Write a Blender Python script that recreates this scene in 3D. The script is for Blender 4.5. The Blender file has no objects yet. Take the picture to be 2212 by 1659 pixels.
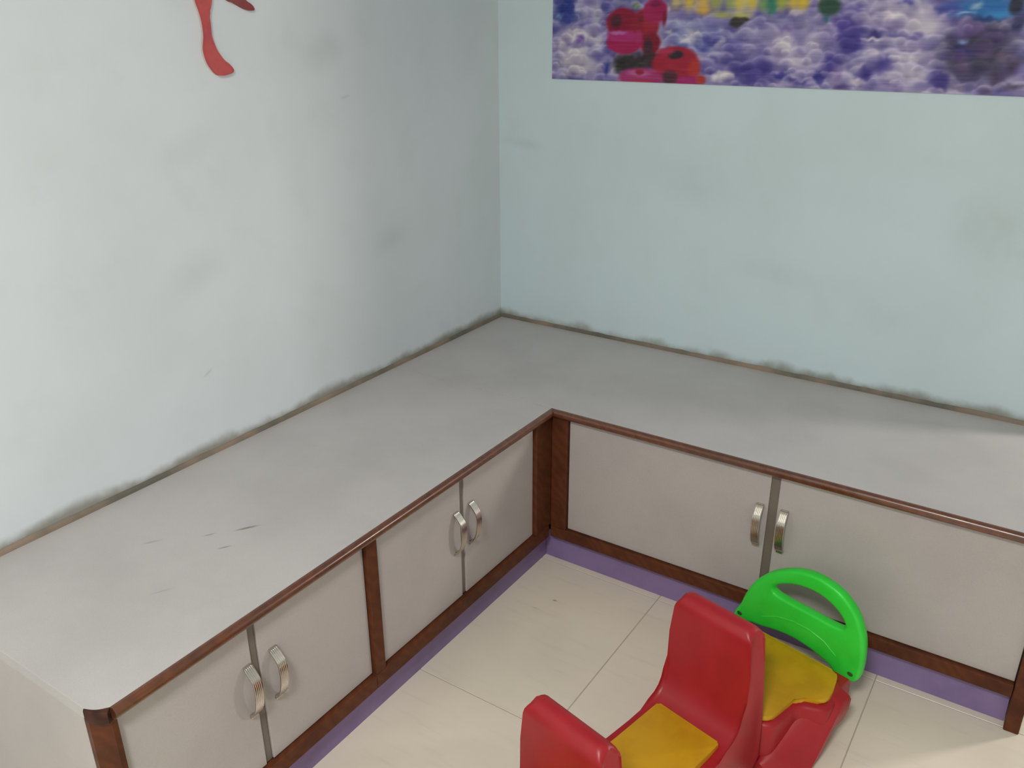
import bpy, bmesh, math, random
import numpy as np
from mathutils import Vector, Matrix

C = bpy.context.scene.collection
SC = bpy.context.scene

# ------------------------------------------------------------------ camera
cam_d = bpy.data.cameras.new('camera')
cam = bpy.data.objects.new('camera', cam_d)
C.objects.link(cam)
R_ = Vector((0.83371288, 0.55217802, -0.00471924))
U_ = Vector((-0.21249039, 0.32869603, 0.92022103))
F_ = Vector((-0.50967703, 0.76619733, -0.39137064))
M = Matrix((R_, U_, -F_)).transposed().to_4x4()
M.translation = Vector((1.78236908, -2.60642771, 1.5970156))
cam.matrix_world = M
cam_d.sensor_width = 36.0
cam_d.lens = 1870.8192 / 2212.0 * 36.0
cam_d.clip_start = 0.02
SC.camera = cam

# ------------------------------------------------------------------ world, lights, exposure
w = bpy.data.worlds.new('world')
SC.world = w
w.use_nodes = True
w.node_tree.nodes['Background'].inputs[0].default_value = (0.75, 0.85, 1.0, 1)
w.node_tree.nodes['Background'].inputs[1].default_value = 0.3
SC.view_settings.view_transform = 'Standard'
SC.view_settings.look = 'None'
SC.view_settings.gamma = 1.0
SC.view_settings.use_curve_mapping = False
SC.view_settings.exposure = 0.0


def area(name, loc, sx, sy, power, col, rot=(0, 0, 0)):
    d = bpy.data.lights.new(name, 'AREA')
    d.shape = 'RECTANGLE'
    d.size = sx
    d.size_y = sy
    d.energy = power
    d.color = col
    o = bpy.data.objects.new(name, d)
    o.location = loc
    o.rotation_euler = rot
    C.objects.link(o)
    return o


area('ceiling_light', (1.65, -3.30, 2.70), 0.45, 0.45, 61.0, (1.0, 0.985, 0.955))
# lamp in the passage, shining through the open doorway further along the right wall
area('passage_light', (2.82, 0.38, 1.27), 0.16, 0.40, 14.8, (1.0, 0.92, 0.88),
     Vector((-2.6, -1.7, -0.1)).to_track_quat('-Z', 'Y').to_euler())

# ------------------------------------------------------------------ dimensions (metres)
D1 = 0.600      # depth of the left worktop
D2 = 0.6193     # depth of the right worktop
H = 0.5384      # worktop height
LL = 2.0726     # length of the left run
XR = 1.915      # end of the right run
RX, RY, RZ = 3.8, -4.5, 2.75

# ------------------------------------------------------------------ materials


def srgb(r, g, b):
    def f(c):
        c /= 255.0
        return c / 12.92 if c <= 0.04045 else ((c + 0.055) / 1.055) ** 2.4
    return (f(r), f(g), f(b), 1.0)


class NT:
    """small helper around a material's node tree"""
    def __init__(self, name, rough=0.5, metal=0.0, spec=0.5):
        self.m = bpy.data.materials.new(name)
        self.m.use_nodes = True
        self.t = self.m.node_tree
        self.b = self.t.nodes['Principled BSDF']
        self.b.inputs['Roughness'].default_value = rough
        self.b.inputs['Metallic'].default_value = metal
        self.b.inputs['Specular IOR Level'].default_value = spec

    def n(self, typ, **kw):
        nd = self.t.nodes.new(typ)
        for k, v in kw.items():
            setattr(nd, k, v)
        return nd

    def put(self, sock, v):
        if isinstance(v, bpy.types.NodeSocket):
            self.t.links.new(v, sock)
        else:
            sock.default_value = v

    def pos(self):
        return self.n('ShaderNodeNewGeometry').outputs['Position']

    def obj(self):
        return self.n('ShaderNodeTexCoord').outputs['Object']

    def mapping(self, vec, scale=(1, 1, 1), loc=(0, 0, 0), rot=(0, 0, 0)):
        nd = self.n('ShaderNodeMapping')
        self.put(nd.inputs['Vector'], vec)
        nd.inputs['Scale'].default_value = scale
        nd.inputs['Location'].default_value = loc
        nd.inputs['Rotation'].default_value = rot
        return nd.outputs[0]

    def noise(self, vec, scale, detail=3.0, rough=0.5):
        nd = self.n('ShaderNodeTexNoise')
        self.put(nd.inputs['Vector'], vec)
        nd.inputs['Scale'].default_value = scale
        nd.inputs['Detail'].default_value = detail
        nd.inputs['Roughness'].default_value = rough
        return nd.outputs['Fac']

    def math(self, op, a, b=0.0, clamp=False):
        nd = self.n('ShaderNodeMath', operation=op, use_clamp=clamp)
        self.put(nd.inputs[0], a)
        self.put(nd.inputs[1], b)
        return nd.outputs[0]

    def rng(self, v, a, b, c=0.0, d=1.0):
        nd = self.n('ShaderNodeMapRange', interpolation_type='SMOOTHSTEP')
        self.put(nd.inputs[0], v)
        for i, x in enumerate((a, b, c, d)):
            nd.inputs[i + 1].default_value = x
        return nd.outputs[0]

    def mix(self, f, a, b):
        nd = self.n('ShaderNodeMix', data_type='RGBA')
        self.put(nd.inputs[0], f)
        self.put(nd.inputs[6], a)
        self.put(nd.inputs[7], b)
        return nd.outputs[2]

    def spot(self, pos, c, r, rot=(0, 0, 0), inner=0.2, vec=None):
        """mask, 1 in an ellipsoid (a smudge) around the world point c with radii r"""
        nd = self.n('ShaderNodeMapping', vector_type='TEXTURE')
        self.put(nd.inputs['Vector'], pos)
        nd.inputs['Location'].default_value = c
        nd.inputs['Rotation'].default_value = rot
        nd.inputs['Scale'].default_value = r
        ln = self.n('ShaderNodeVectorMath', operation='LENGTH')
        self.put(ln.inputs[0], nd.outputs[0])
        return self.rng(ln.outputs['Value'], inner, 1.0, 1.0, 0.0)

    def color(self, c):
        self.put(self.b.inputs['Base Color'], c)

    def bump(self, h, strength=0.2, dist=0.002):
        nd = self.n('ShaderNodeBump')
        nd.inputs['Strength'].default_value = strength
        nd.inputs['Distance'].default_value = dist
        self.put(nd.inputs['Height'], h)
        self.t.links.new(nd.outputs[0], self.b.inputs['Normal'])


def wall_material(name, base, grime, spots):
    k = NT(name, rough=0.62, spec=0.3)
    p = k.pos()
    big = k.noise(p, 2.2, 3, 0.55)
    mid = k.noise(p, 7.0, 4, 0.6)
    col = k.mix(k.rng(big, 0.35, 0.70, 0.0, 0.22), base, grime)
    col = k.mix(k.rng(mid, 0.50, 0.78, 0.0, 0.16), col, grime)
    for c, r, rot, amt, cc in spots:
        m = k.math('MULTIPLY', k.spot(p, c, r, rot, 0.0), amt * 0.58)
        m = k.math('MULTIPLY', m, k.rng(k.noise(p, 14, 2, 0.5), 0.3, 0.7, 0.6, 1.0))
        col = k.mix(m, col, cc)
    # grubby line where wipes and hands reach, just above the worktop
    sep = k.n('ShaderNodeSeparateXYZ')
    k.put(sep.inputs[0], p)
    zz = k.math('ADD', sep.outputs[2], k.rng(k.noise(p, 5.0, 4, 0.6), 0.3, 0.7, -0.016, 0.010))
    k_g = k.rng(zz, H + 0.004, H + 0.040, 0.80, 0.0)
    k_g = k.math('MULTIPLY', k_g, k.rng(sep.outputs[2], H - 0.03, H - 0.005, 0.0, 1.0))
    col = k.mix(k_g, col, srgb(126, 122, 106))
    k.color(col)
    k.bump(k.noise(p, 140, 3, 0.6), 0.10, 0.001)
    return k.m


GRIME = srgb(193, 199, 197)
DRK = srgb(138, 143, 141)
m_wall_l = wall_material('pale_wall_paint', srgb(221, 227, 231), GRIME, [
    ((0, -0.823, 1.513), (0.05, 0.11, 0.07), (0.3, 0, 0), 0.38, DRK),
    ((0, -0.758, 1.391), (0.05, 0.030, 0.006), (0.15, 0, 0), 0.55, DRK),
    ((0, -1.30, 1.31), (0.05, 0.13, 0.06), (0.4, 0, 0), 0.22, DRK),
    ((0, -1.34, 1.01), (0.05, 0.16, 0.08), (0.4, 0, 0), 0.22, DRK),
    ((0, -1.33, 0.76), (0.05, 0.025, 0.006), (0.5, 0, 0), 0.45, DRK),
    ((0, -0.62, 0.96), (0.05, 0.11, 0.07), (0.3, 0, 0), 0.20, DRK),
    ((0, -1.62, 1.03), (0.05, 0.05, 0.05), (0.3, 0, 0), 0.15, DRK),
])
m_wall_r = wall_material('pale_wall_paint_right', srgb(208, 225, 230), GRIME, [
    ((0.100, 0, 1.187), (0.12, 0.05, 0.030), (0, 0.1, 0), 0.30, DRK),
    ((0.74, 0, 1.10), (0.20, 0.05, 0.12), (0, 0.3, 0), 0.20, DRK),
    ((1.59, 0, 1.06), (0.17, 0.05, 0.16), (0, 0.3, 0), 0.30, DRK),
    ((1.05, 0, 0.86), (0.25, 0.05, 0.05), (0, 0.1, 0), 0.12, DRK),
])
k = NT('plain_wall_paint', rough=0.6)
k.color(k.mix(k.noise(k.pos(), 3.0), srgb(214, 222, 222), srgb(206, 214, 212)))
m_wall_o = k.m
k = NT('white_ceiling_paint', rough=0.8)
k.color(k.mix(k.noise(k.pos(), 3.0), srgb(232, 232, 230), srgb(222, 222, 220)))
m_ceil = k.m


def laminate(name, a, b, marks=(), rough=0.42):
    k = NT(name, rough=rough, spec=0.4)
    p = k.pos()
    col = k.mix(k.rng(k.noise(p, 4.0, 4, 0.6), 0.35, 0.7), a, b)
    col = k.mix(k.math('MULTIPLY', k.rng(k.noise(p, 420, 2, 0.5), 0.35, 0.7), 0.10), col, srgb(120, 116, 112))
    for c, r, rot, amt in marks:
        m = k.math('MULTIPLY', k.spot(p, c, r, rot, 0.1), amt)
        col = k.mix(m, col, srgb(92, 92, 96))
    k.color(col)
    k.bump(k.noise(p, 500, 2, 0.5), 0.05, 0.0005)
    return k.m


m_top = laminate('grey_worktop_laminate', srgb(195, 190, 188), srgb(187, 182, 180), [
    ((0.360, -1.548, H), (0.006, 0.040, 0.02), (0, 0, -0.55), 0.75),
    ((0.380, -1.627, H), (0.004, 0.022, 0.02), (0, 0, -0.55), 0.6),
    ((0.312, -1.612, H), (0.004, 0.020, 0.02), (0, 0, -0.55), 0.5),
    ((0.40, -1.80, H), (0.004, 0.030, 0.02), (0, 0, -0.5), 0.25),
    ((0.23, -1.70, H), (0.006, 0.030, 0.02), (0, 0, -0.5), 0.3),
])
m_door = laminate('warm_grey_door_laminate', srgb(188, 180, 177), srgb(181, 173, 170))
m_mull = laminate('dull_grey_brown_strip', srgb(122, 111, 102), srgb(112, 102, 93))
m_inside = laminate('dark_inside_board', srgb(70, 60, 54), srgb(58, 50, 45))


def wood(name, a, b, c, rough=0.28, coat=0.7, spec=0.5):
    k = NT(name, rough=rough, spec=spec)
    p = k.obj()
    st = k.mapping(p, (14, 14, 14))
    wv = k.n('ShaderNodeTexWave', wave_type='BANDS', bands_direction='DIAGONAL')
    k.put(wv.inputs['Vector'], p)
    wv.inputs['Scale'].default_value = 16
    wv.inputs['Distortion'].default_value = 9
    wv.inputs['Detail'].default_value = 3
    col = k.mix(wv.outputs['Fac'], a, b)
    col = k.mix(k.rng(k.noise(k.pos(), 6.5, 4, 0.65), 0.45, 0.72), col, c)
    k.color(col)
    k.put(k.b.inputs['Roughness'], k.rng(k.noise(k.pos(), 25, 3), 0.3, 0.7, rough - 0.06, rough + 0.14))
    k.bump(wv.outputs['Fac'], 0.03, 0.0004)
    k.b.inputs['Coat Weight'].default_value = coat
    k.b.inputs['Coat Roughness'].default_value = 0.22
    return k.m


m_wood = wood('varnished_brown_wood', srgb(106, 58, 33), srgb(95, 51, 29), srgb(78, 42, 26))
m_wood_flat = wood('worn_brown_wood', srgb(100, 55, 32), srgb(90, 48, 28), srgb(74, 40, 25), 0.5, 0.0, 0.2)
k = NT('purple_painted_plinth', rough=0.45)
k.color(k.mix(k.rng(k.noise(k.pos(), 9, 4, 0.6), 0.35, 0.75), srgb(142, 120, 166), srgb(128, 107, 152)))
m_purple = k.m
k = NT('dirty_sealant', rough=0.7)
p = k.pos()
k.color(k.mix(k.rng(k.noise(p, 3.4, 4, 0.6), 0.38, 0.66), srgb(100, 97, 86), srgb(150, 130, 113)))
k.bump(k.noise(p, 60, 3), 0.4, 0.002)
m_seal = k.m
k = NT('cream_floor_tile', rough=0.22, spec=0.5)
p = k.pos()
col = k.mix(k.rng(k.noise(p, 2.6, 5, 0.6), 0.35, 0.7), srgb(237, 226, 208), srgb(231, 220, 203))
col = k.mix(k.math('MULTIPLY', k.rng(k.noise(k.mapping(p, (5, 40, 1), rot=(0, 0, 0.4)), 1.0, 4, 0.6), 0.5, 0.8), 0.18), col, srgb(182, 174, 160))
col = k.mix(k.math('MULTIPLY', k.spot(p, (0.715, -0.779, 0), (0.011, 0.005, 0.02), (0, 0, 0.2), 0.1), 0.65), col, srgb(110, 95, 84))
col = k.mix(k.math('MULTIPLY', k.spot(p, (0.685, -0.84, 0), (0.018, 0.003, 0.02), (0, 0, 0.1), 0.1), 0.3), col, srgb(130, 115, 100))
k.color(col)
m_tile = k.m
k = NT('grey_grout', rough=0.9)
k.color(k.mix(k.noise(k.pos(), 40), srgb(196, 185, 169), srgb(186, 175, 160)))
m_grout = k.m


def plastic(name, a, b, rough=0.38):
    k = NT(name, rough=rough, spec=0.45)
    p = k.pos()
    k.color(k.mix(k.rng(k.noise(p, 14, 4, 0.6), 0.35, 0.7), a, b))
    k.bump(k.noise(p, 350, 2, 0.5), 0.06, 0.0006)
    k.b.inputs['Subsurface Weight'].default_value = 0.0
    return k.m


m_red = plastic('red_moulded_plastic', srgb(168, 29, 38), srgb(158, 25, 34))
m_yellow = plastic('yellow_moulded_plastic', srgb(206, 156, 22), srgb(194, 144, 18), 0.45)
m_green = plastic('green_moulded_plastic', srgb(52, 220, 64), srgb(46, 208, 56), 0.36)
m_dkgreen = plastic('dark_green_bolt', srgb(40, 96, 40), srgb(34, 84, 36), 0.5)
m_decal = plastic('red_wall_cutout', srgb(196, 78, 74), srgb(172, 62, 66), 0.5)
k = NT('brushed_steel', rough=0.24, metal=1.0)
k.color(k.mix(k.noise(k.mapping(k.obj(), (600, 600, 20)), 1.0), srgb(214, 206, 196), srgb(186, 178, 168)))
m_steel = k.m

# ------------------------------------------------------------------ mesh helpers
WORLD = {}


def obj(name, bm, mat, parent=None, smooth=False, origin=None):
    """bm holds world coordinates; the object gets its own origin and is parented"""
    vs = [v.co for v in bm.verts]
    if origin is None:
        lo = Vector([min(v[i] for v in vs) for i in range(3)])
        hi = Vector([max(v[i] for v in vs) for i in range(3)])
        origin = Vector(((lo.x + hi.x) / 2, (lo.y + hi.y) / 2, lo.z))
    origin = Vector(origin)
    bmesh.ops.translate(bm, verts=bm.verts, vec=-origin)
    bmesh.ops.recalc_face_normals(bm, faces=bm.faces)
    me = bpy.data.meshes.new(name)
    bm.to_mesh(me)
    bm.free()
    me.materials.append(mat)
    if smooth:
        for p in me.polygons:
            p.use_smooth = True
        try:
            me.set_sharp_from_angle(angle=math.radians(40))
        except Exception:
            pass
    o = bpy.data.objects.new(name, me)
    C.objects.link(o)
    if parent is not None:
        o.parent = parent
        o.location = origin - WORLD[parent.name]
    else:
        o.location = origin
    WORLD[o.name] = origin
    return o


def thing(name, label, cat, loc, group=None):
    o = bpy.data.objects.new(name, None)
    o.empty_display_size = 0.1
    C.objects.link(o)
    o.location = loc
    WORLD[o.name] = Vector(loc)
    o['label'] = label
    o['category'] = cat
    if group:
        o['group'] = group
    return o


def struct(o, label=None):
    o['kind'] = 'structure'
    if label:
        o['label'] = label
    return o


def box(bm, lo, hi, bev=0.0, seg=2):
    x0, y0, z0 = lo
    x1, y1, z1 = hi
    v = [bm.verts.new(c) for c in ((x0, y0, z0), (x1, y0, z0), (x1, y1, z0), (x0, y1, z0),
                                   (x0, y0, z1), (x1, y0, z1), (x1, y1, z1), (x0, y1, z1))]
    fs = [bm.faces.new([v[i] for i in f]) for f in ((3, 2, 1, 0), (4, 5, 6, 7), (0, 1, 5, 4), (1, 2, 6, 5), (2, 3, 7, 6), (3, 0, 4, 7))]
    if bev > 0:
        es = list({e for f in fs for e in f.edges})
        bmesh.ops.bevel(bm, geom=es, offset=bev, segments=seg, affect='EDGES', profile=0.5)
    return bm


def bx(lo, hi, bev=0.0, seg=2):
    return box(bmesh.new(), lo, hi, bev, seg)


def prism(bm, pts, fn, a, b, bev=0.0, seg=2, caps=True):
    """extrude the 2D outline pts between depths a and b; fn(p, depth) gives a 3D point"""
    n = len(pts)
    A = [bm.verts.new(fn(p, a)) for p in pts]
    B = [bm.verts.new(fn(p, b)) for p in pts]
    fs = []
    for i in range(n):
        j = (i + 1) % n
        fs.append(bm.faces.new((A[i], A[j], B[j], B[i])))
    if caps:
        f1 = bm.faces.new(list(reversed(A)))
        f2 = bm.faces.new(B)
        if bev > 0:
            es = list(set(f1.edges) | set(f2.edges))
            bmesh.ops.bevel(bm, geom=es, offset=bev, segments=seg, affect='EDGES', profile=0.5, clamp_overlap=True)
    return bm


# ------------------------------------------------------------------ room shell
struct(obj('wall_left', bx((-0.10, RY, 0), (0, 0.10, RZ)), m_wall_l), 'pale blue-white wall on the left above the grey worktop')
DA, DB, DH = 1.95, 2.92, 2.10      # doorway in the right wall, out of view
bm = bx((0, 0, 0), (DA, 0.10, RZ))
box(bm, (DB, 0, 0), (RX, 0.10, RZ))
box(bm, (DA, 0, DH), (DB, 0.10, RZ))
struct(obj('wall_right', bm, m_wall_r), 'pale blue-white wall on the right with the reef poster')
PY = 1.30
bm = bx((DA - 0.20, 0.10, 0), (DA - 0.10, PY, RZ))
box(bm, (RX, 0.10, 0), (RX + 0.10, PY, RZ))
box(bm, (DA - 0.20, PY, 0), (RX + 0.10, PY + 0.10, RZ))
struct(obj('wall_passage', bm, m_wall_o), 'plain pale walls of the passage beyond the doorway, out of view')
struct(obj('wall_far', bx((RX, RY, 0), (RX + 0.10, 0.10, RZ)), m_wall_o), 'plain pale wall out of view on the right')
struct(obj('wall_back', bx((-0.10, RY - 0.10, 0), (RX + 0.10, RY, RZ)), m_wall_o), 'plain pale wall behind the viewer')
struct(obj('ceiling', bx((-0.10, RY - 0.10, RZ), (RX + 0.10, PY + 0.10, RZ + 0.08)), m_ceil), 'plain white ceiling')
floor = struct(obj('floor', bx((-0.10, RY - 0.10, -0.08), (RX + 0.10, PY + 0.10, -0.0018)), m_grout), 'floor of large cream tiles with thin grey joints')

# tiles, each a part of the floor
PITCH, JX, JY, GAP = 0.6165, 0.968, -0.6095, 0.0022
tile_mesh = {}
i0, i1 = math.floor((0 - JX) / PITCH), math.ceil((RX - JX) / PITCH)
j0, j1 = math.floor((RY - JY) / PITCH), math.ceil((PY - JY) / PITCH)
for i in range(i0, i1):
    for j in range(j0, j1):
        xa, xb = max(JX + i * PITCH + GAP / 2, 0.002), min(JX + (i + 1) * PITCH - GAP / 2, RX - 0.002)
        ya, yb = max(JY + j * PITCH + GAP / 2, RY + 0.002), min(JY + (j + 1) * PITCH - GAP / 2, PY - 0.002)
        if yb > -0.002 and xa < DA:
            xa = max(xa, DA) if ya > -0.002 else xa
            yb = yb if ya > -0.002 or xa > DA - 0.3 else -0.002
        if xb - xa < 0.02 or yb - ya < 0.02:
            continue
        key = (round(xb - xa, 3), round(yb - ya, 3))
        org = Vector(((xa + xb) / 2, (ya + yb) / 2, -0.0017))
        if key in tile_mesh:
            t = bpy.data.objects.new('tile', tile_mesh[key])
            C.objects.link(t)
            t.parent = floor
            t.location = org - WORLD['floor']
        else:
            t = obj('tile', bx((xa, ya, -0.0017), (xb, yb, 0.0), 0.0008, 1), m_tile, floor, origin=org)
            tile_mesh[key] = t.data

# ------------------------------------------------------------------ sealant beads where the worktops meet the walls


def bead(a, b, axis):
    """rounded bead with a slightly wandering height"""
    bm = bmesh.new()
    n = 60
    rnd = random.Random(3 if axis == 'y' else 8)
    rows = []
    for i in range(n + 1):
        s = a + (b - a) * i / n
        hh = 0.0130 + rnd.uniform(-0.0015, 0.0015)
        row = []
        for d, z in ((0.0, 0.0), (0.006, 0.0), (0.0055, hh * 0.45), (0.003, hh * 0.85), (0.0, hh)):
            if axis == 'y':
                row.append(bm.verts.new((0.0005 + d, s, H + z)))
            else:
                row.append(bm.verts.new((s, -0.0005 - d, H + z)))
        rows.append(row)
    for i in range(n):
        for j in range(5):
            jj = (j + 1) % 5
            bm.faces.new((rows[i][j], rows[i][jj], rows[i + 1][jj], rows[i + 1][j]))
    bm.faces.new(rows[0])
    bm.faces.new(list(reversed(rows[-1])))
    return bm


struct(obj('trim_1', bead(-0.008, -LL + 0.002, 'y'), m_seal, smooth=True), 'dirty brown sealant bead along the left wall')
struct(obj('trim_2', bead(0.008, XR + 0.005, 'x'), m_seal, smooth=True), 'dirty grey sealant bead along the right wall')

# ------------------------------------------------------------------ worktops
TH = 0.0245


def nosing_profile(depth=0.014, h=TH, n=8):
    """half-round wooden nosing: (outward, z)"""
    pts = [(0.0, H - h)]
    r = 0.0105
    for i in range(n + 1):
        a = -math.pi / 2 + (math.pi / 2) * i / n
        pts.append((depth - r + r * math.cos(a), H - h + r + r * math.sin(a)))
    for i in range(n + 1):
        a = (math.pi / 2) * i / n
        pts.append((depth - r + r * math.cos(a), H - r - 0.0005 + r * math.sin(a)))
    pts.append((0.0, H - 0.0005))
    return pts


NP = nosing_profile()
# right-hand run (includes the corner of the room)
wr = thing('worktop', 'grey laminate worktop under the reef poster, along the right wall', 'worktop', (0.95, -D2 / 2, H - TH))
obj('slab', bx((0.002, -D2, H - TH), (XR + 0.012, -0.002, H), 0.0006, 1), m_top, wr)
obj('nosing', prism(bmesh.new(), NP, lambda p, s: (s + p[0] * (1 if s < 1 else 0), -D2 - p[0], p[1]), D1 + 0.0005, XR + 0.012), m_wood, wr, smooth=True)
# left-hand run
wl = thing('worktop', 'grey laminate worktop on the left, with dark scuffs and a clipped front corner', 'worktop', (D1 / 2, -(D2 + LL) / 2, H - TH))
CX, CY = 0.5665, -2.0465     # where the clipped corner starts on the end edge / ends on the front edge
arc = []
for i in range(9):
    t = i / 8
    # slightly hollow curve between the two corner points
    px, py = CX + (D1 - CX) * t, -LL + (CY + LL) * t
    off = 0.0045 * math.sin(math.pi * t)
    nx, ny = 0.62, -0.78
    arc.append((px + off * nx, py + off * ny))
outline = [(0.002, -D2 - 0.0018), (0.002, -LL)] + arc + [(D1, -D2 - 0.0018)]
obj('slab', prism(bmesh.new(), outline, lambda p, s: (p[0], p[1], s), H - TH, H, 0.0006, 1), m_top, wl)
obj('nosing', prism(bmesh.new(), NP, lambda p, s: (D1 + p[0], s - p[0] * (1 if s > -1 else 0), p[1]), CY, -D2 - 0.0005), m_wood, wl, smooth=True)


def corner_piece():
    bm = bmesh.new()
    rows = []
    n = len(arc)
    for i, (px, py) in enumerate(arc):
        nx, ny = 0.62, -0.78
        dpt = 0.005 + 0.0092 * i / (n - 1)
        rows.append([bm.verts.new((px + nx * q, py + ny * q, z)) for q, z in
                     ((0.0003, H - TH - 0.001), (dpt - 0.002, H - TH - 0.001), (dpt, H - TH + 0.002), (dpt, H - 0.003), (dpt - 0.002, H - 0.0006), (0.0003, H - 0.0005))])
    for i in range(n - 1):
        for j in range(6):
            jj = (j + 1) % 6
            bm.faces.new((rows[i][j], rows[i][jj], rows[i + 1][jj], rows[i + 1][j]))
    bm.faces.new(rows[0])
    bm.faces.new(list(reversed(rows[-1])))
    return bm


m_wood_dk = wood('dark_end_grain_wood', srgb(80, 46, 34), srgb(62, 36, 28), srgb(50, 32, 26), 0.5, 0.0, 0.2)
cp = obj('corner_strip', corner_piece(), m_wood_dk, wl, smooth=True)
cp['label'] = 'darker wooden strip round the clipped corner'

# ------------------------------------------------------------------ cabinets
PZ, RT = 0.098, 0.138        # plinth top, bottom rail top
DZ0, DZ1 = 0.1415, 0.5115    # doors


def handle_mesh():
    """bowed strap with fine ridges; local x = width, y = outward (positive), z = up"""
    bm = bmesh.new()
    # flat sloping head, then a long bow back to the door (outward, up)
    path = [(0.0010, 0.0640), (0.0045, 0.0638), (0.0075, 0.0618), (0.0130, 0.0548), (0.0190, 0.0472), (0.0245, 0.0402),
            (0.0275, 0.0345), (0.0293, 0.0265), (0.0302, 0.0170), (0.0303, 0.0070), (0.0297, -0.0030), (0.0285, -0.0130),
            (0.0266, -0.0225), (0.0238, -0.0320), (0.0200, -0.0410), (0.0152, -0.0490), (0.0098, -0.0555), (0.0045, -0.0605), (0.0010, -0.0640)]
    path.reverse()
    n = len(path) - 1
    wdt = 0.0105
    prof = []
    nr = 5
    for i in range(nr):
        xa = -wdt + 2 * wdt * i / nr
        xb = -wdt + 2 * wdt * (i + 1) / nr
        prof += [(xa, 0.0), (xa + (xb - xa) * 0.15, 0.0006), (xb - (xb - xa) * 0.15, 0.0006)]
    prof += [(wdt, 0.0), (wdt, -0.0030), (-wdt, -0.0030)]
    rows = []
    for i, (d, z) in enumerate(path):
        a = path[max(i - 1, 0)]
        b = path[min(i + 1, n)]
        t = Vector((b[0] - a[0], b[1] - a[1])).normalized()
        nd, nz = t.y, -t.x          # outward normal
        wsc = 1.0 if 0 < i < n else 0.92
        rows.append([bm.verts.new((x * wsc, max(d + nd * o, 0.0002), z + nz * o)) for x, o in prof])
    m = len(prof)
    for i in range(n):
        for j in range(m):
            jj = (j + 1) % m
            bm.faces.new((rows[i][j], rows[i][jj], rows[i + 1][jj], rows[i + 1][j]))
    bm.faces.new(rows[0])
    bm.faces.new(list(reversed(rows[-1])))
    # two small feet against the door
    for s in (-1, 1):
        box(bm, (-wdt * 0.85, 0.0, s * 0.060 - 0.005), (wdt * 0.85, 0.006, s * 0.060 + 0.005), 0.001, 1)
    bmesh.ops.recalc_face_normals(bm, faces=bm.faces)
    me = bpy.data.meshes.new('handle')
    bm.to_mesh(me)
    bm.free()
    me.materials.append(m_steel)
    for p in me.polygons:
        p.use_smooth = True
    try:
        me.set_sharp_from_angle(angle=math.radians(35))
    except Exception:
        pass
    return me


HM = handle_mesh()


def add_handle(door, pos, face):
    o = bpy.data.objects.new('handle', HM)
    C.objects.link(o)
    o.parent = door
    o.location = Vector(pos) - WORLD[door.name]
    o.rotation_euler = (0, 0, math.radians(-90) if face == '+x' else math.radians(180))
    o['label'] = 'bowed ridged steel handle'
    return o


# face planes: rails / posts 600 mm (left run) and 619 mm (right run) from the wall; doors 13 mm behind
LF, RF = D1, -D2
LD, RD = D1 - 0.013, -D2 + 0.013


def left_unit(label, y0, y1, doors, post, hz):
    """y0 > y1; doors: list of (ya, yb); post = (ya, yb) wooden upright"""
    t = thing('cabinet', label, 'cabinet', ((D1) / 2, (y0 + y1) / 2, 0))
    bm = bmesh.new()
    xf = LD - 0.0200
    box(bm, (0.004, y1 + 0.001, PZ), (0.016, y0 - 0.001, H - TH - 0.001))                 # back
    box(bm, (0.016, y1 + 0.001, PZ), (xf, y0 - 0.001, PZ + 0.016))                          # bottom
    box(bm, (0.016, y0 - 0.017, PZ + 0.016), (xf, y0 - 0.001, H - TH - 0.001))              # side
    box(bm, (0.016, y1 + 0.001, PZ + 0.016), (xf, y1 + 0.017, H - TH - 0.001))              # side
    box(bm, (xf - 0.02, y1 + 0.017, PZ + 0.016), (xf, y0 - 0.017, H - TH - 0.001))          # dark board behind the doors
    obj('carcass', bm, m_inside, t)
    obj('plinth', bx((0.02, y1 + (0.03 if y1 < -2 else 0), 0.0003), (LF - 0.033, y0 if y0 < -1 else RF + 0.0328, PZ - 0.0005)), m_purple, t)
    obj('bottom_rail', bx((xf, y1, PZ), (LF, min(y0, -D2 - 0.001), RT), 0.003, 2), m_wood_flat, t)
    for pa, pb in post:
        obj('post', bx((LD - 0.022, pb, RT + 0.0003), (LF - 0.0005, pa, H - TH - 0.0008), 0.003, 2), m_wood_flat, t)
    ds = []
    for (ya, yb), hy in doors:
        d = obj('door', bx((LD - 0.0175, yb + 0.0012, DZ0), (LD, ya - 0.0012, DZ1), 0.0012, 2), m_door, t)
        add_handle(d, (LD, hy, hz), '+x')
        ds.append(d)
    ya, yb = doors[0][0][1], doors[1][0][0]
    mu = obj('mullion', bx((LD - 0.0195, yb - 0.006, DZ0), (LD - 0.0035 - 0.0145, ya + 0.006, DZ1)), m_mull, t)
    obj('joint_strip', bx((LD - 0.0178, yb + 0.0005, DZ0 + 0.0005), (LD - 0.004, ya - 0.0005, DZ1 - 0.0005)), m_mull, t)
    return t


cabB = left_unit('low grey two-door cabinet of the left run nearest the room corner, brown wood frame',
                 -D2 - 0.004, -1.4203, [((-0.7000, -1.0400), -1.013), ((-1.0560, -1.3855), -1.079)],
                 [(-D2 + 0.0180, -0.6995), (-1.3860, -1.4200)], 0.350)
cabA = left_unit('low grey two-door cabinet at the near end of the left run, beside the clipped corner',
                 -1.4206, -LL + 0.004, [((-1.4212, -1.7340), -1.700), ((-1.7510, -2.0385), -1.766)],
                 [], 0.350)
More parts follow.
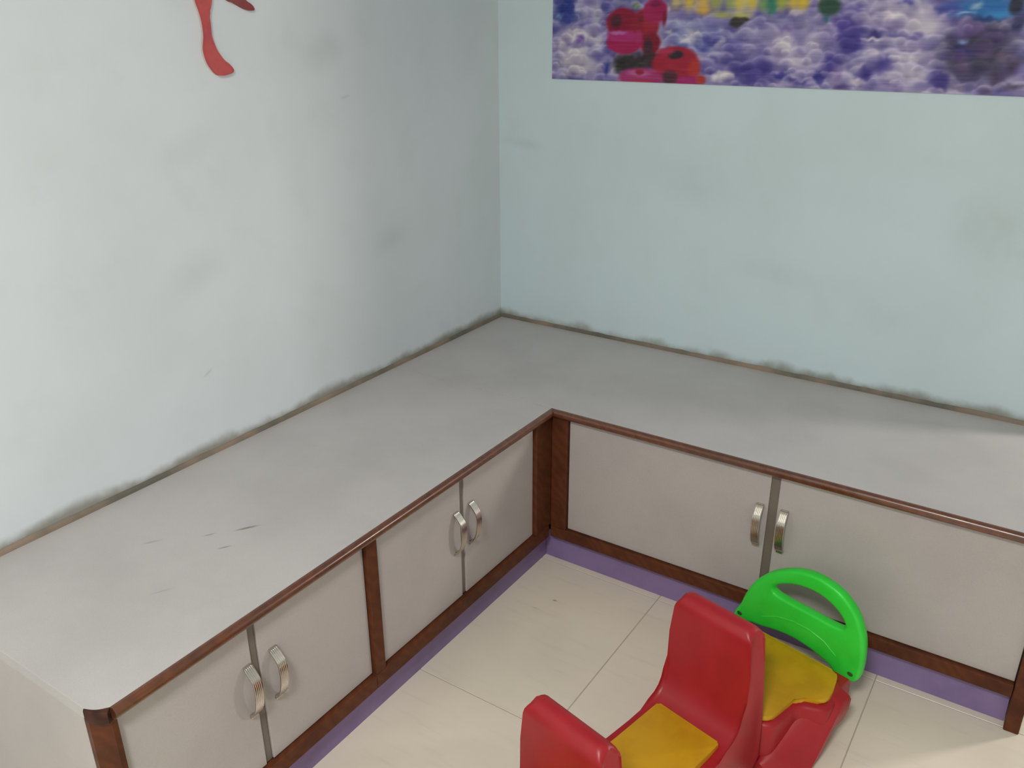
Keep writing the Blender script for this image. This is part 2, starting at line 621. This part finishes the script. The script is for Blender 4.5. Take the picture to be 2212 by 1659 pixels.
# end upright and end panel of the left run
obj('end_post', prism(bmesh.new(), [(0.556, -LL + 0.0016), (0.572, -LL - 0.0005), (LF - 0.001, -2.0490), (LF - 0.001, -2.0390), (0.556, -2.0390)],
                      lambda p, s: (p[0], p[1], s), 0.0004, H - TH - 0.0030, 0.002, 1), m_wood_flat, cabA)
obj('end_panel', bx((0.003, -LL + 0.0006, 0.0004), (0.5555, -LL + 0.0034, H - TH - 0.001), 0.0006, 1), m_door, cabA)

# right-hand cabinet
t = thing('cabinet', 'low grey two-door cabinet along the right wall, behind the red rocker toy', 'cabinet', (1.2, -D2 / 2, 0))
yf = RD + 0.020
bm = bmesh.new()
box(bm, (0.020, -0.016, PZ), (XR - 0.004, -0.004, H - TH - 0.001))
box(bm, (0.600, yf, PZ), (XR - 0.004, -0.016, PZ + 0.016))
box(bm, (0.020, -0.600, PZ), (0.034, -0.017, H - TH - 0.001))
box(bm, (0.600, yf, PZ + 0.016), (XR - 0.02, yf + 0.02, H - TH - 0.001))
obj('carcass', bm, m_inside, t)
obj('plinth', bx((LF - 0.033 + 0.0005, RF + 0.033, 0.0003), (XR - 0.035, -0.02, PZ - 0.0005)), m_purple, t)
obj('bottom_rail', bx((LF + 0.001, RF, PZ), (1.880, yf, RT - 0.003), 0.003, 2), m_wood_flat, t)
obj('post', bx((LF + 0.0005, RF + 0.0005, RT - 0.0027), (0.6535, RD + 0.022, H - TH - 0.0008), 0.003, 2), m_wood_flat, t)
obj('end_post', bx((1.8815, RF, 0.0004), (XR, RD + 0.022, H - TH - 0.0008), 0.003, 2), m_wood_flat, t)
obj('end_panel', bx((XR - 0.0035, RD + 0.0225, 0.0004), (XR, -0.003, H - TH - 0.001), 0.0006, 1), m_door, t)
for xa, xb, hx in ((0.6545, 1.2560, 1.2345), (1.2775, 1.8800, 1.2990)):
    d = obj('door', bx((xa + 0.0012, RD, DZ0 - 0.004), (xb - 0.0012, RD + 0.0175, DZ1), 0.0012, 2), m_door, t)
    add_handle(d, (hx, RD, 0.352), '-y')
obj('joint_strip', bx((1.2553, RD + 0.004, DZ0 - 0.0035), (1.2782, RD + 0.0178, DZ1 - 0.0005)), m_mull, t)

# ------------------------------------------------------------------ rocker toy
TO = Vector((1.197, -1.052, 0.0))
TU = Vector((0.972, -0.235, 0)).normalized()
TV = Vector((-TU.y, TU.x, 0))
UC = 0.107                  # centre line across
VM = -0.229                 # middle of its length


def T(u, v, z):
    return TO + TU * u + TV * v + Vector((0, 0, z))


toy = thing('rocker_toy', 'red moulded plastic rocker with yellow seats and green handle on the cream floor', 'toy', T(UC, VM, 0))


def mv(v):
    return 2 * VM - v


def shell():
    """moulded middle seat with a backrest at each end, one continuous skin"""
    half = [(0.0345, 0.060), (0.0355, 0.150), (0.0345, 0.220), (0.0335, 0.300), (0.0335, 0.370)]
    for i in range(1, 12):
        a = math.pi * i / 12
        half.append((0.0065 + 0.0272 * math.cos(a), 0.374 + 0.031 * math.sin(a)))
    half += [(-0.0205, 0.372), (-0.0210, 0.300), (-0.0215, 0.230), (-0.0230, 0.196), (-0.0285, 0.172), (-0.0390, 0.152), (-0.0560, 0.137),
             (-0.0800, 0.1275), (-0.1100, 0.1215), (-0.1500, 0.1180), (-0.1900, 0.1170)]
    pts = half + [(mv(v), z) for v, z in reversed(half)]
    # underside of the rocker
    pts += [(mv(0.0), 0.030), (mv(-0.08), 0.012), (VM, 0.004), (-0.08, 0.012), (0.0, 0.030)]
    bm = bmesh.new()

    def fn(p, s):
        v, z = p
        hw = 0.1075
        if z > 0.368:
            hw -= 0.026 * ((z - 0.368) / 0.037) ** 2
        if z < 0.118:
            hw += 0.021 * min(1.0, (0.118 - z) / 0.045)
        return T(UC + s * hw, v, z)
    prism(bm, pts, fn, -1, 1, 0.011, 3)
    return bm


obj('seat_shell', shell(), m_red, toy, smooth=True)


def rounded(pts, r, n=4):
    """round the corners of a closed outline"""
    out = []
    m = len(pts)
    for i in range(m):
        p = Vector(pts[i])
        a = Vector(pts[i - 1]) - p
        b = Vector(pts[(i + 1) % m]) - p
        rr = min(r, a.length * 0.45, b.length * 0.45)
        p0 = p + a.normalized() * rr
        p1 = p + b.normalized() * rr
        for k_ in range(n + 1):
            q = k_ / n
            out.append(tuple((1 - q) ** 2 * p0 + 2 * q * (1 - q) * p + q * q * p1))
    return out


def end_outline(g):
    hp = [(0.090, 0.040 - g), (0.124 + g, 0.052), (0.128 + g, 0.110), (0.130 + g, 0.164 - g), (0.184 + g, 0.196 - g), (0.180 + g, 0.235), (0.163 + g, 0.288)]
    f = 0.304
    return hp, f


def end_part(sign):
    def V(v):
        return v if sign > 0 else mv(v)
    # red base: follows the seat outline and falls outward to the lower edge
    hp, f = end_outline(0.014)
    pts = [(u, v) for u, v in hp] + [(0.160, f - 0.004)] + [(-0.160, f - 0.004)] + [(-u, v) for u, v in reversed(hp)]
    pts = rounded(pts, 0.018)
    bm = bmesh.new()
    lv = [(0.0, 0.045, 1.0), (0.0, 0.090, 1.0), (0.0, 0.128, 1.0), (-0.003, 0.134, 1.0), (-0.009, 0.137, 1.0)]
    rows = []
    for off, z, sc in lv:
        row = []
        for u, v in pts:
            c = 0.20
            k_ = 1 + off / 0.14
            row.append(bm.verts.new(T(UC + u * k_, V(c + (v - c) * k_), z)))
        rows.append(row)
    n = len(pts)
    for a, b in zip(rows[:-1], rows[1:]):
        for i in range(n):
            j = (i + 1) % n
            bm.faces.new((a[i], a[j], b[j], b[i]))
    bm.faces.new(rows[0])
    bm.faces.new(rows[-1])
    # arms that carry the handle in front of the seat
    for s in (-1, 1):
        arm = rounded([(s * 0.128, 0.262), (s * 0.166, 0.262), (s * 0.166, 0.352), (s * 0.128, 0.352)], 0.012)
        prism(bm, arm, lambda p, z: T(UC + p[0] + 0.008, V(p[1]), z), 0.060, 0.1255, 0.008, 2)
    obj('end_base', bm, m_red, toy, smooth=True)
    # sloping foot rests, one each side: splayed runners that come down to the floor
    for s in (-1, 1):
        bm = bmesh.new()
        rows = []
        nv = 16
        for i in range(nv + 1):
            v = 0.030 + 0.245 * i / nv
            zi = max(0.006, min(0.1365, 0.107 + (v - 0.145) * 0.62))
            zo = max(0.002, min(0.130, 0.109 + (v - 0.206) * 0.98))
            ui, uo = 0.100, 0.203 - 0.05 * max(0.0, (0.10 - v) / 0.07) ** 2
            row = []
            crown = min(0.010, zi * 0.4)
            lowi = max(0.001, zi - 0.12)
            lowo = max(0.001, zo - 0.075)
            for q in range(9):
                tt = q / 8
                uu = 0.122 + (uo - 0.122) * tt
                zz = zi + (zo - zi) * (tt ** 1.35) + crown * math.sin(math.pi * min(1, tt * 1.05)) * 0.8
                row.append((uu, zz))
            row.append((uo + 0.005, max(0.001, zo - 0.008)))
            row.append((uo + 0.004, (zo + lowo) / 2))
            row.append((uo - 0.004, lowo))
            row.append((ui, lowi))
            row.append((ui, zi))
            rows.append([bm.verts.new(T(UC + s * a, V(v), max(0.0006, z_))) for a, z_ in row])
        m = len(rows[0])
        for a, b in zip(rows[:-1], rows[1:]):
            for i in range(m):
                j = (i + 1) % m
                bm.faces.new((a[i], a[j], b[j], b[i]))
        bm.faces.new(rows[0])
        bm.faces.new(list(reversed(rows[-1])))
        obj('foot_rest', bm, m_red, toy, smooth=True)
    # yellow seat pad
    hp, f = end_outline(0.0)
    pts = [(u, v) for u, v in hp] + [(0.150, f)] + [(-0.150, f)] + [(-u, v) for u, v in reversed(hp)]
    pts = rounded(pts, 0.016)
    bm = bmesh.new()
    prism(bm, pts, lambda p, z: T(UC + p[0], V(p[1]), z), 0.1375, 0.1500, 0.005, 3)
    sp = obj('seat_pad', bm, m_yellow, toy, smooth=True)
    sp['label'] = 'wide yellow end seat pad'
    # green handle
    HO = [(-0.047, 0.133), (-0.038, 0.159), (-0.03, 0.176), (-0.02, 0.211), (-0.002, 0.253), (0.024, 0.288), (0.052, 0.314), (0.092, 0.339), (0.128, 0.353), (0.163, 0.357), (0.193, 0.353), (0.225, 0.343), (0.253, 0.323), (0.272, 0.302), (0.288, 0.271), (0.298, 0.238), (0.303, 0.195), (0.303, 0.16), (0.299, 0.131), (0.286, 0.118), (0.262, 0.114), (0.239, 0.119), (0.225, 0.132), (0.2, 0.141), (0.167, 0.149), (0.128, 0.153), (0.084, 0.149), (0.042, 0.139), (0.011, 0.133), (-0.01, 0.126), (-0.031, 0.122)]
    HI = [(0.055, 0.271), (0.061, 0.279), (0.077, 0.29), (0.107, 0.305), (0.138, 0.312), (0.169, 0.313), (0.196, 0.307), (0.218, 0.296), (0.236, 0.282), (0.247, 0.265), (0.246, 0.253), (0.233, 0.248), (0.199, 0.247), (0.158, 0.249), (0.115, 0.25), (0.082, 0.252), (0.059, 0.256), (0.054, 0.263)]
    hv = 0.345
    bm = handle_plate(HO, HI, lambda u, d, z: T(u, V(hv + d), z), 0.015)
    h = obj('handle', bm, m_green, toy, smooth=True)
    for u, z in ((-0.028, 0.146), (0.281, 0.141)):
        b = bmesh.new()
        prof = [(0.0075 * math.cos(a * math.pi / 6), 0.0060 * math.sin(a * math.pi / 6)) for a in range(12)]
        prism(b, prof, lambda p, s: T(u + p[0], V(hv - s), z + p[1]), 0.0142, 0.0165, 0.0008, 1)
        obj('bolt', b, m_dkgreen, h)


def handle_plate(outer, inner, fn, hd):
    """plate with a hole, rounded edges; outlines in (u, z), half thickness hd"""
    def resample(L, n):
        P = [Vector(p) for p in L]
        P.append(P[0])
        # smooth Catmull-Rom through the outline
        Q = []
        m = len(L)
        for i in range(m):
            p0, p1, p2, p3 = (Vector(L[(i + d) % m]) for d in (-1, 0, 1, 2))
            for s in range(6):
                t_ = s / 6
                Q.append(0.5 * ((2 * p1) + (-p0 + p2) * t_ + (2 * p0 - 5 * p1 + 4 * p2 - p3) * t_ ** 2 + (-p0 + 3 * p1 - 3 * p2 + p3) * t_ ** 3))
        Q.append(Q[0].copy())
        d = [0.0]
        for a, b in zip(Q[:-1], Q[1:]):
            d.append(d[-1] + (b - a).length)
        out = []
        j = 0
        for i in range(n):
            s = d[-1] * i / n
            while d[j + 1] < s:
                j += 1
            f_ = (s - d[j]) / max(1e-9, d[j + 1] - d[j])
            out.append(Q[j].lerp(Q[j + 1], f_))
        return out
    O = resample(outer, 110)
    I = resample(inner, 70)
    bm = bmesh.new()

    def normals(L, sgn):
        out = []
        m = len(L)
        area = sum(L[i].x * L[(i + 1) % m].y - L[(i + 1) % m].x * L[i].y for i in range(m))
        for i in range(m):
            t_ = (L[(i + 1) % m] - L[i - 1]).normalized()
            nn = Vector((t_.y, -t_.x)) * (1 if area > 0 else -1)
            out.append(nn * sgn)
        return out

    def ring(L, sgn):
        nn = normals(L, sgn)
        rows = []
        e = 0.009
        for k_ in range(9):
            a = -math.pi / 2 + math.pi * k_ / 8
            off = e * (math.cos(a) - 1)
            dd = (hd - e) * (1 if math.sin(a) > 0.01 else (-1 if math.sin(a) < -0.01 else 0)) + e * math.sin(a)
            rows.append([bm.verts.new(fn(p.x + q.x * off, dd, p.y + q.y * off)) for p, q in zip(L, nn)])
        m = len(L)
        for a, b in zip(rows[:-1], rows[1:]):
            for i in range(m):
                j = (i + 1) % m
                bm.faces.new((a[i], a[j], b[j], b[i]))
        return rows
    ro = ring(O, 1)
    ri = ring(I, -1)
    for k_ in (0, -1):
        es = []
        for r in (ro[k_], ri[k_]):
            for i in range(len(r)):
                es.append(bm.edges.get((r[i], r[(i + 1) % len(r)])))
        bmesh.ops.triangle_fill(bm, use_beauty=True, use_dissolve=False, edges=es)
    # raised curved rib on the broad lower part
    rib = [(0.035, 0.170), (0.075, 0.192), (0.120, 0.203), (0.165, 0.203), (0.205, 0.192), (0.240, 0.168)]
    for sg in (-1, 1):
        prev = None
        for i, (u, z) in enumerate(rib):
            cur = []
            for k_ in range(6):
                a = math.pi * 2 * k_ / 6
                cur.append(bm.verts.new(fn(u, sg * (hd - 0.0005 + 0.0018 * math.sin(a)), z + 0.0030 * math.cos(a))))
            if prev:
                for k_ in range(6):
                    bm.faces.new((prev[k_], prev[(k_ + 1) % 6], cur[(k_ + 1) % 6], cur[k_]))
            prev = cur
    return bm


end_part(1)
end_part(-1)
# middle yellow pad
pad = rounded([(-0.085, -0.074), (0.083, -0.074), (0.085, VM), (0.083, mv(-0.074)), (-0.085, mv(-0.074)), (-0.085, VM)], 0.006)
bm = bmesh.new()


def padz(p, s):
    e = max(0.0, abs(p[1] - VM) - 0.06)
    return T(UC + p[0], p[1], s + 0.55 * e * e)


prism(bm, pad, padz, 0.112, 0.1325, 0.004, 3)
sp = obj('seat_pad', bm, m_yellow, toy, smooth=True)
sp['label'] = 'square yellow middle seat pad'

# ------------------------------------------------------------------ red cut-out on the left wall
dc = thing('wall_cutout', 'red leg-shaped cut-out high on the left wall', 'wall decoration', (0.0, -1.17, 1.47))
LEG = [(-1.2163, 1.633), (-1.2099, 1.6104), (-1.2053, 1.5852), (-1.2055, 1.5586), (-1.2095, 1.5412), (-1.2121, 1.5295), (-1.2110, 1.5154), (-1.2054, 1.4973), (-1.1955, 1.4825), (-1.1847, 1.4723), (-1.1725, 1.4692), (-1.1563, 1.4702), (-1.1412, 1.4737), (-1.1351, 1.4808), (-1.146, 1.4936), (-1.1589, 1.5026), (-1.1696, 1.5151), (-1.1783, 1.5285), (-1.1836, 1.5429), (-1.1872, 1.5582), (-1.1862, 1.5816), (-1.1853, 1.6047), (-1.1742, 1.6334)]
LEG = [(-1.245, 1.76), (-1.2240, 1.70)] + LEG + [(-1.165, 1.70), (-1.150, 1.76)]
FOOT = [(-1.150, 1.66), (-1.1291, 1.6339), (-1.1109, 1.6282), (-1.0883, 1.6177), (-1.0678, 1.6118), (-1.0511, 1.6118), (-1.0516, 1.6191), (-1.062, 1.6274), (-1.0742, 1.6345), (-1.110, 1.668), (-1.150, 1.76), (-1.190, 1.76)]


def smooth_outline(L, k_=4):
    out = []
    m = len(L)
    for i in range(m):
        p0, p1, p2, p3 = (Vector(L[(i + d) % m]) for d in (-1, 0, 1, 2))
        for q in range(k_):
            t_ = q / k_
            out.append(tuple(0.5 * ((2 * p1) + (-p0 + p2) * t_ + (2 * p0 - 5 * p1 + 4 * p2 - p3) * t_ ** 2 + (-p0 + 3 * p1 - 3 * p2 + p3) * t_ ** 3)))
    return out


LEG, FOOT = smooth_outline(LEG), smooth_outline(FOOT)
bm = bmesh.new()
prism(bm, LEG, lambda p, s: (s, p[0], p[1]), 0.0005, 0.0085, 0.0012, 2)
obj('leg', bm, m_decal, dc, smooth=True)
bm = bmesh.new()
prism(bm, FOOT, lambda p, s: (s, p[0], p[1]), 0.0005, 0.0070, 0.0012, 2)
m_decal2 = plastic('dull_red_wall_cutout', srgb(150, 62, 58), srgb(132, 54, 54), 0.5)
o = obj('leg', bm, m_decal2, dc, smooth=True)
o['label'] = 'duller red second leg'

# ------------------------------------------------------------------ reef poster (flat print as a colour attribute on a fine grid)
#POSTER
# blobs of print: x, z, radius x, radius z, softness, colour (of the printed photograph)
BLOBS = [
    (.267,1.615,.067,.062,.5,52,62,130),(.309,1.628,.017,.032,.5,168,162,196),(.379,1.604,.023,.054,.5,170,166,190),(.407,1.63,.032,.021,.6,96,92,150),
    (.463,1.629,.035,.016,.6,150,150,180),(.233,1.595,.024,.019,.6,120,140,180),(.311,1.54,.08,.036,.5,196,188,200),(.252,1.512,.038,.028,.6,176,166,188),
    (.317,1.528,.025,.022,.6,118,92,160),(.379,1.527,.026,.03,.6,184,176,198),(.304,1.491,.076,.025,.6,206,198,208),(.314,1.45,.101,.045,.5,190,182,196),
    (.244,1.462,.014,.02,.8,140,130,150),(.358,1.423,.027,.011,.8,150,140,178),(.419,1.438,.02,.036,.7,58,62,130),(.28,1.42,.024,.011,.9,160,150,170),
    (.72,1.536,.127,.067,.4,140,140,186),(.673,1.568,.072,.02,.6,160,162,196),(.763,1.53,.035,.032,.7,86,84,150),(.663,1.51,.038,.021,.7,96,108,170),
    (.737,1.505,.026,.013,.8,84,86,156),(.704,1.549,.043,.013,.7,196,190,206),(.622,1.551,.027,.01,.7,200,196,206),(.691,1.53,.052,.015,.7,190,186,200),
    (.786,1.518,.031,.013,.7,190,184,204),(.702,1.478,.058,.013,.7,184,178,200),(.768,1.473,.031,.018,.8,120,116,170),
    (.816,1.568,.041,.027,.7,124,118,166),(.87,1.574,.054,.022,.6,150,144,184),(.901,1.544,.079,.032,.5,160,154,190),(.835,1.512,.055,.038,.6,104,98,160),
    (.884,1.444,.101,.048,.5,72,64,132),(.825,1.474,.055,.033,.7,96,88,148),(.931,1.451,.045,.043,.7,80,70,138),(.794,1.425,.054,.018,.6,204,196,206),
    (.808,1.435,.031,.012,.7,214,206,210),(.97,1.514,.062,.069,.5,176,166,194),(.983,1.52,.034,.036,.6,208,200,212),
    (1.014,1.478,.039,.032,.6,200,192,210),(.98,1.434,.029,.017,.6,60,58,134),(1.01,1.423,.026,.012,.7,86,78,142),(.95,1.58,.06,.024,.6,150,146,182),
    (.978,1.562,.034,.011,.8,128,112,170),(.642,1.632,.032,.038,.6,196,178,130),(.683,1.632,.032,.038,.6,204,176,86),(.726,1.631,.031,.037,.6,212,178,92),
    (.765,1.631,.031,.037,.6,158,160,96),(.81,1.63,.03,.037,.6,150,162,108),(.837,1.63,.03,.036,.6,206,190,96),(.871,1.63,.029,.036,.6,204,186,84),
    (.904,1.629,.029,.036,.6,120,150,96),(.928,1.629,.029,.036,.6,52,120,96),(.957,1.629,.028,.036,.6,160,170,80),(.989,1.628,.028,.035,.6,200,176,84),
    (1.015,1.628,.028,.035,.6,212,180,60),(.728,1.609,.037,.02,.6,206,168,84),(.785,1.596,.042,.015,.7,158,160,100),(.841,1.594,.046,.017,.6,184,182,104),
    (.931,1.608,.016,.029,.7,60,124,100),(.832,1.577,.027,.017,.5,66,62,62),(.853,1.584,.019,.009,.6,72,68,64),(1.07,1.618,.02,.028,.6,84,100,70),
    (1.089,1.614,.037,.03,.5,50,76,64),(1.083,1.581,.022,.014,.7,56,94,112),(.61,1.612,.018,.018,.7,196,190,196),(1.027,1.58,.043,.031,.6,150,142,178),
    (1.005,1.6,.03,.011,.7,196,186,206),(1.141,1.563,.06,.046,.5,92,80,150),(1.158,1.608,.036,.02,.7,120,112,170),(1.185,1.586,.051,.025,.6,158,146,186),
    (1.254,1.597,.034,.027,.6,206,196,214),(1.321,1.598,.048,.026,.6,190,182,206),(1.283,1.623,.022,.013,.7,92,86,158),
    (1.22,1.588,.051,.01,.7,190,180,204),(1.326,1.569,.077,.031,.5,206,198,212),(1.247,1.569,.057,.02,.6,168,154,190),
    (1.215,1.546,.026,.018,.6,70,62,120),(1.319,1.543,.025,.016,.7,112,104,158),(1.27,1.529,.046,.014,.7,190,182,206),
    (1.159,1.522,.053,.059,.5,76,68,138),(1.117,1.468,.037,.048,.6,84,74,144),(1.094,1.545,.042,.028,.6,150,140,184),
    (1.06,1.521,.038,.041,.6,184,176,202),(1.048,1.467,.038,.034,.6,176,168,198),(1.211,1.531,.035,.007,.8,206,198,214),
    (1.294,1.49,.079,.046,.5,182,172,200),(1.305,1.49,.052,.016,.7,212,206,216),(1.244,1.471,.035,.035,.6,88,78,146),(1.206,1.447,.026,.031,.6,72,62,132),
    (1.312,1.45,.052,.03,.6,196,186,206),(1.282,1.42,.051,.019,.7,160,146,186),(1.341,1.445,.034,.014,.7,204,196,212),
    (1.127,1.444,.025,.029,.6,138,122,168),(1.185,1.425,.041,.014,.6,198,188,206),(1.144,1.409,.037,.01,.7,120,104,154),
    (1.084,1.431,.015,.027,.6,60,56,130),(1.042,1.411,.031,.01,.7,84,78,140),(1.075,1.406,.038,.006,.8,190,182,204),(1.392,1.441,.031,.039,.6,70,60,128),
    (1.41,1.464,.028,.022,.7,130,114,160),(1.408,1.413,.044,.009,.8,150,138,170),(1.467,1.509,.113,.1,.4,66,62,86),(1.425,1.563,.036,.039,.6,122,108,156),
    (1.457,1.564,.035,.03,.7,118,100,146),(1.502,1.542,.041,.026,.7,84,70,112),(1.44,1.509,.049,.024,.6,66,58,110),(1.427,1.492,.036,.016,.8,98,82,126),
    (1.483,1.51,.035,.026,.7,92,76,112),(1.443,1.465,.021,.029,.7,98,84,116),(1.52,1.45,.037,.029,.7,84,72,96),(1.505,1.416,.031,.013,.7,104,88,122),
    (1.556,1.478,.026,.033,.7,78,66,92),(1.567,1.424,.036,.015,.7,82,74,98),(1.531,1.5,.024,.015,.7,98,84,108),(1.44,1.419,.024,.009,.8,128,116,146),
    (1.468,1.612,.111,.036,.45,48,106,168),(1.385,1.609,.043,.019,.6,90,96,166),(1.447,1.615,.021,.015,.7,150,176,200),
    (1.502,1.597,.05,.015,.7,70,140,196),(1.429,1.598,.036,.005,.8,150,186,216),(1.474,1.585,.051,.011,.7,44,66,120),(1.395,1.613,.036,.006,.8,58,84,150),
    (1.43,1.533,.019,.007,.8,130,150,200),(1.535,1.616,.02,.031,.6,46,48,66),(1.547,1.574,.03,.032,.6,56,56,96),(.511,1.626,.022,.018,.6,110,130,108),
    (.469,1.574,.063,.048,.3,150,36,66),(.445,1.579,.024,.023,.6,74,40,50),(.541,1.564,.052,.055,.3,158,42,66),(.533,1.585,.019,.012,.6,110,36,54),
    (.56,1.574,.031,.047,.6,176,52,72),(.575,1.608,.042,.039,.3,176,44,100),(.576,1.628,.021,.011,.6,140,34,84),(.605,1.587,.012,.028,.8,140,36,70),
    (.564,1.515,.04,.04,.4,140,34,58),(.557,1.506,.019,.032,.6,66,40,50),(.493,1.456,.07,.046,.3,54,50,52),(.567,1.469,.046,.029,.5,62,48,54),
    (.477,1.518,.066,.035,.25,180,40,98),(.473,1.537,.066,.019,.4,190,60,128),(.456,1.546,.038,.007,.7,206,128,190),(.524,1.535,.016,.027,.7,188,60,120),
    (.652,1.457,.083,.056,.25,178,48,72),(.712,1.446,.026,.039,.7,196,66,64),(.65,1.486,.03,.014,.5,46,38,46),(.619,1.494,.039,.012,.8,196,62,104),
    (.635,1.422,.036,.024,.6,74,46,58),(.537,1.414,.084,.036,.3,184,70,130),(.53,1.43,.053,.012,.7,206,120,172),(.533,1.434,.019,.011,.6,168,44,78),
    (.537,1.406,.063,.011,.8,190,62,104),(.698,1.408,.044,.024,.4,178,50,122),(.737,1.418,.02,.018,.6,190,72,72),]


def paint(X, Z):
    """colours of the printed coral reef at the points X, Z (metres on the wall)"""
    rng = np.random.default_rng(11)

    def vnoise(x, z, fx, fz, seed):
        r = np.random.default_rng(seed).random((64, 64))
        a, b = (x * fx) % 64, (z * fz) % 64
        i, j = np.floor(a).astype(int), np.floor(b).astype(int)
        fa, fb = a - i, b - j
        fa, fb = fa * fa * (3 - 2 * fa), fb * fb * (3 - 2 * fb)
        i1_, j1_ = (i + 1) % 64, (j + 1) % 64
        return (r[i % 64, j % 64] * (1 - fa) + r[i1_, j % 64] * fa) * (1 - fb) + (r[i % 64, j1_] * (1 - fa) + r[i1_, j1_] * fa) * fb
    n1 = vnoise(X, Z, 14, 18, 1)
    n2 = vnoise(X, Z, 38, 52, 2)
    t = np.clip(0.55 * n1 + 0.45 * n2, 0, 1)[..., None]
    ca, cb = np.array([92., 84, 150]), np.array([196., 188, 208])
    img = ca * (1 - t) + cb * t
    # upper part, beyond the coral: blue water and yellow-green corals
    up = np.clip((Z - 1.66) / 0.10, 0, 1)[..., None]
    n3 = vnoise(X, Z, 5, 6, 3)[..., None]
    water = np.array([40., 110, 176]) * (1 - n3) + np.array([104., 176, 214]) * n3
    img = img * (1 - up) + water * up
    wx = (vnoise(X, Z, 30, 34, 5) - 0.5) * 0.014 + (vnoise(X, Z, 85, 90, 15) - 0.5) * 0.009
    wz = (vnoise(X, Z, 30, 34, 6) - 0.5) * 0.012 + (vnoise(X, Z, 85, 90, 16) - 0.5) * 0.008
    bumpy = np.ones(X.shape)
    for cx, cz, rx, rz, s, r, g, b in BLOBS:
        clean = 0.25 if r - b > 30 or r - g > 70 or max(r, g, b) < 80 and rx < 0.06 else 1.0
        d = np.sqrt(((X + wx * clean - cx) / rx) ** 2 + ((Z + wz * clean - cz) / rz) ** 2)
        soft = s if clean < 1 else min(1.0, s + 0.3)
        if g > 100 and b < 135 and r > 45 and g - b > 15:
            soft = 1.05        # blurred yellow-green corals behind
        m = np.clip((1.06 - d) / soft, 0, 1)
        m = (m * m * (3 - 2 * m))[..., None]
        tone = 0.86 if r - g > 70 and r > 130 else 1.0
        img = img * (1 - m) + np.array([r, g, b], float) * tone * m
        if r - b > 30 or r - g > 70 or g - r > 20:
            bumpy = bumpy * (1 - m[..., 0])
    # rounded coral knobs of the print: pale crest above, darker violet underside
    bump = np.zeros(X.shape)
    for q in range(560):
        cx, cz = rng.uniform(0.2, 1.72), rng.uniform(1.39, 1.68)
        rx = rng.uniform(0.014, 0.031) * (1.0 + 0.9 * rng.random() ** 3)
        rz = rx * rng.uniform(0.55, 0.85)
        u, v = (X + wx * 0.4 - cx) / rx, (Z + wz * 0.3 - cz) / rz
        d = np.sqrt(u * u + v * v)
        m = np.clip((1.0 - d) / 0.38, 0, 1)
        # bright crest along the upper rim, violet hollow below it
        val = 1.05 * np.exp(-((d - 0.78) / 0.24) ** 2) * np.clip(v + 0.25, 0, 1) - 0.75 * np.clip(0.35 - v, 0, 1) * np.clip(1.15 - np.abs(u), 0, 1)
        bump = bump * (1 - m) + val * m
    dim = np.clip((img.mean(-1) - 60) / 70, 0.45, 1.0)
    amp = (44.0 * bump * bumpy * dim)[..., None] * np.array([1.0, 1.0, 0.78])
    img = img + amp
    # fine sideways streaks
    st = (vnoise(X, Z, 22, 300, 7) - 0.5)[..., None]
    img = img + st * 18
    grey = img.mean(-1, keepdims=True)
    img = grey + (img - grey) * 1.12
    return np.clip(img, 6, 235)


def poster():
    x0, x1, z0, z1 = 0.2165, 2.02, 1.4045, 2.22
    xs = np.concatenate([np.arange(x0, 1.72, 0.0032), np.linspace(1.72, x1, 24)])
    zs = np.concatenate([np.arange(z0, 1.665, 0.0032), np.linspace(1.665, z1, 60)])
    nx, nz = len(xs), len(zs)
    Xg, Zg = np.meshgrid(xs, zs, indexing='ij')
    img = paint(Xg, Zg) / 255.0
    lin = np.where(img <= 0.04045, img / 12.92, ((img + 0.055) / 1.055) ** 2.4)
    yf, yb = -0.0040, -0.0006
    co = np.stack([Xg, np.full_like(Xg, yf), Zg], -1).reshape(-1, 3)
    idx = np.arange(nx * nz).reshape(nx, nz)
    faces = np.stack([idx[:-1, :-1], idx[1:, :-1], idx[1:, 1:], idx[:-1, 1:]], -1).reshape(-1, 4)
    rim = list(idx[:, 0]) + list(idx[-1, 1:]) + list(idx[-2::-1, -1]) + list(idx[0, -2:0:-1])
    nb = len(co)
    back = co[rim].copy()
    back[:, 1] = yb
    verts = np.concatenate([co, back])
    side = [(rim[(i + 1) % len(rim)], rim[i], nb + i, nb + (i + 1) % len(rim)) for i in range(len(rim))]
    org = Vector(((x0 + x1) / 2, yb, z0))
    verts = verts - np.array(org)
    me = bpy.data.meshes.new('poster')
    me.from_pydata(verts.tolist(), [], faces.tolist() + [tuple(int(a) for a in f) for f in side])
    col = me.color_attributes.new('print', 'FLOAT_COLOR', 'POINT')
    c = np.ones((len(verts), 4))
    c[:nb, :3] = lin.reshape(-1, 3)
    c[nb:, :3] = 0.5
    col.data.foreach_set('color', c.astype(np.float32).ravel())
    k = NT('printed_poster_vinyl', rough=0.5, spec=0.3)
    at = k.n('ShaderNodeAttribute', attribute_name='print')
    k.color(at.outputs['Color'])
    me.materials.append(k.m)
    o = bpy.data.objects.new('poster', me)
    C.objects.link(o)
    o.location = org
    o['label'] = 'wide printed poster of purple coral and red tube sponges on the right wall'
    o['category'] = 'poster'


poster()
